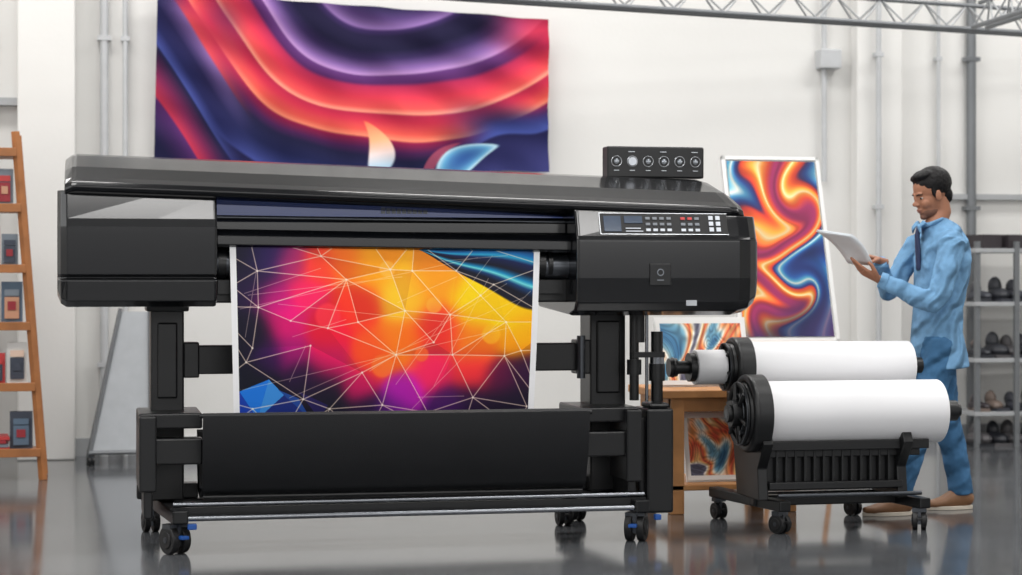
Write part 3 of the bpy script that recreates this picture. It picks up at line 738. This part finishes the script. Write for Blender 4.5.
organic(bm, 'jeans', M['jeans'], H, .009, 3, .014, .05)
def shoe(nm, ax, ay):
    bm = bmesh.new()
    pts = [(.065, .045, .035, .03), (.04, .055, .042, .04), (0, .06, .044, .055), (-.05, .05, .045, .045), (-.10, .036, .050, .03), (-.15, .03, .046, .022), (-.19, .028, .028, .016)]
    limb(bm, [w(ax+p[0], ay, p[1]) for p in pts], [(p[2], p[3]) for p in pts], side=(0, 1, 0), n=18)
    limb(bm, [w(ax+.005, ay, .05), w(ax, ay, .11)], [(.042, .045), (.04, .042)], side=(0, 1, 0))
    organic(bm, nm, M['shoe'], H, .006, 3)
    bm = bmesh.new(); rows = []
    for zz in (0, .02):
        ring = []
        for k in range(28):
            a = 2*math.pi*k/28; x = math.cos(a); y = math.sin(a)
            wd = .044 if x > 0 else .05
            ring.append(bm.verts.new(w(ax-.062+.136*x, ay+wd*y*(1-.15*(x < -.6)), zz)))
        rows.append(ring)
    for k in range(28): bm.faces.new((rows[0][k], rows[0][(k+1) % 28], rows[1][(k+1) % 28], rows[1][k]))
    bm.faces.new(rows[0][::-1]); bm.faces.new(rows[1])
    fin(bm, nm+'_sole', M['sole'], H, bevel=.003, smooth=True)
shoe('left_shoe', -.215, -.15); shoe('right_shoe', .20, .04)
HM = Matrix.Translation(w(.02, 0, 1.632)) @ Matrix.Rotation(math.pi+.08, 4, 'Z') @ Matrix.Rotation(math.radians(17), 4, 'Y')
bm = bmesh.new()
for c, r in (((-.015, 0, .035), (.098, .076, .088)), ((.02, 0, -.025), (.068, .061, .082)), ((.028, 0, -.075), (.056, .050, .042)), ((.068, 0, -.098), (.018, .026, .016)),
             ((.085, 0, .0), (.013, .010, .026)), ((.097, 0, -.026), (.018, .011, .013)), ((.092, .009, -.033), (.011, .010, .008)), ((.092, -.009, -.033), (.011, .010, .008)),
             ((.072, 0, .022), (.014, .048, .010)), ((.084, 0, -.060), (.010, .024, .006)), ((.082, 0, -.071), (.010, .020, .006)),
             ((.052, .036, -.034), (.028, .022, .026)), ((.052, -.036, -.034), (.028, .022, .026)), ((-.003, .074, -.012), (.018, .009, .030)), ((-.003, -.074, -.012), (.018, .009, .030))):
    aell(bm, c, r, HM, 24)
limb(bm, [HM @ Vector((-.035, 0, -.03)), HM @ Vector((-.03, 0, -.10)), w(.05, 0, 1.48), w(.055, 0, 1.42)], [.055, .056, .058, .065], side=(0, 1, 0), n=20)
organic(bm, 'head', M['skin'], H, .004, 3)
bm = bmesh.new()
for c, r in (((-.028, 0, .050), (.104, .084, .090)), ((.015, .01, .106), (.062, .058, .028)), ((.048, -.01, .098), (.030, .042, .020)), ((-.075, 0, -.02), (.040, .060, .055)), ((.010, .070, .010), (.014, .009, .034)), ((.010, -.070, .010), (.014, .009, .034))):
    aell(bm, c, r, HM, 24)
organic(bm, 'hair', M['hair'], H, .005, 3, .006, .015)
bm = bmesh.new()
for s in (-1, 1): aell(bm, (.068, s*.030, -.002), (.0095, .012, .005), HM, 12)
fin(bm, 'eyes', M['eyew'], H, smooth='all')
bm = bmesh.new()
for s in (-1, 1):
    aell(bm, (.0745, s*.032, -.003), (.0045, .0065, .005), HM, 12); limb(bm, [HM @ Vector((.086, s*.014, .016)), HM @ Vector((.083, s*.032, .020)), HM @ Vector((.070, s*.050, .014))], [.003, .0035, .002], n=8)
fin(bm, 'eyebrows', M['hair'], H, smooth='all')
bm = bmesh.new(); aell(bm, (.087, 0, -.062), (.009, .020, .004), HM, 14); aell(bm, (.085, 0, -.070), (.009, .017, .0045), HM, 14); fin(bm, 'lips', M['lip'], H, smooth='all')
bm = bmesh.new()
for c, r in (((.029, 0, -.078), (.0555, .0505, .0415)), ((.069, 0, -.101), (.018, .027, .0165))): aell(bm, c, r, HM, 24)
organic(bm, 'beard', mat('stubble', rgb(112, 76, 60), .7, var=.2, nscale=90), H, .0045, 2)
def hand(name, W, D, N, S, curls, thumb):
    W = Vector(W); D = Vector(D).normalized(); N = Vector(N); N = (N-D*N.dot(D)).normalized(); S = Vector(S); S = (S-D*S.dot(D)-N*S.dot(N)).normalized()
    bm = bmesh.new()
    limb(bm, [W-D*.05, W, W+D*.03, W+D*.065, W+D*.09], [(.026, .02), (.026, .019), (.036, .017), (.042, .015), (.038, .012)], side=S, n=16)
    for i in range(4):
        sc = (.95, 1.05, .97, .8)[i]; b = W+D*(.082-(.004, 0, .003, .01)[i])+S*(.030-.020*i)
        p = [b]; a = 0; dirn = D
        for k, ln in enumerate((.045, .028, .022)):
            a += curls[i]*(1, 1.1, .7)[k]
            dirn = D*math.cos(a)+N*math.sin(a)+S*(.06-.04*i)
            p.append(p[-1]+dirn.normalized()*ln*sc)
        limb(bm, [p[0]-D*.01]+p, [.0095, .0095, .0088, .008, .0058], side=S, n=10)
    t = [W+D*.018+S*.022, W+D*.042+S*.045+N*thumb*.3, W+D*.072+S*.054+N*thumb*.8, W+D*.094+S*.052+N*thumb]
    limb(bm, t, [.015, .0115, .0098, .0068], side=N, n=10)
    organic(bm, name, M['skin'], H, .003, 2)
hand('left_hand', w(-.325, -.142, 1.195), (-.80, .12, .42), (-.2, .25, 1.0), (.1, -1, .15), (.12, .18, .26, .34), .035)
hand('right_hand', w(-.238, .066, 1.292), (-.9, -.22, .22), (-.2, .0, -1), (0, -1, .0), (.22, .28, .40, .5), .030)
D = group('paper_sheets', (MX-.46, MY-.05, 1.35))
fb, ft, nb, ntp = Vector((-.41, .05, 1.275)), Vector((-.57, .05, 1.455)), Vector((-.365, -.18, 1.262)), Vector((-.475, -.19, 1.425))
bm = bmesh.new()
for k in range(3):
    rows = []
    for i in range(9):
        t = i/8; row = []
        for j in range(6):
            s = j/5; p = fb.lerp(ft, t).lerp(nb.lerp(ntp, t), s) + Vector((.006*k*t, .008*k, .004*k))
            bend = .012*math.sin(t*math.pi) - .02*t*t
            row.append(bm.verts.new(Vector((MX, MY, 0))+p+Vector((.72, 0, .69))*bend))
        rows.append(row)
    for i in range(8):
        for j in range(5): bm.faces.new((rows[i][j], rows[i][j+1], rows[i+1][j+1], rows[i+1][j]))
o = fin(bm, 'sheets', M['paper'], D, smooth='all')
sd = o.modifiers.new('thick', 'SOLIDIFY'); sd.thickness = .0015

# ------------------------------------------------------------------ lights
def area(name, loc, sx, sy, e, rot=(0, 0, 0), col=(1, 1, 1)):
    l = bpy.data.lights.new(name, 'AREA'); l.shape = 'RECTANGLE'; l.size = sx; l.size_y = sy; l.energy = e; l.color = col
    o = bpy.data.objects.new(name, l); o.location = loc; o.rotation_euler = rot; COL.objects.link(o); return o
for i, (x, y) in enumerate(((0, 4), (4, 4), (-1, 8), (3, 8), (7, 8), (-1, 11.8), (3, 11.8), (7, 11.8))):
    area('ceiling_light_panel', (x, y, 5.1), 2.6, .9, 104, col=(1, .985, .965))
area('window_daylight', (-3.6, 7.0, 2.6), 2.2, 7, 95, (0, math.radians(-90), 0), (.97, .99, 1))
area('front_window_daylight', (2.5, -2.5, 3.2), 9, 3.0, 200, (math.radians(78), 0, 0), (1, .99, .97))

wd = bpy.data.worlds.new('world'); SC.world = wd; wd.use_nodes = True
wd.node_tree.nodes['Background'].inputs[0].default_value = (.98, .98, 1, 1)
wd.node_tree.nodes['Background'].inputs[1].default_value = .52

# ------------------------------------------------------------------ camera
cam = bpy.data.cameras.new('camera'); co = bpy.data.objects.new('camera', cam); COL.objects.link(co)
co.location = (0, 0, 1.2); co.rotation_euler = (math.radians(90), 0, math.radians(-12))
cam.sensor_width = 36; cam.lens = 2000/1022*36; cam.shift_y = -9.5/1022; cam.clip_end = 60
cam.dof.use_dof = True; cam.dof.focus_distance = 9.1; cam.dof.aperture_fstop = 2.4
SC.camera = co
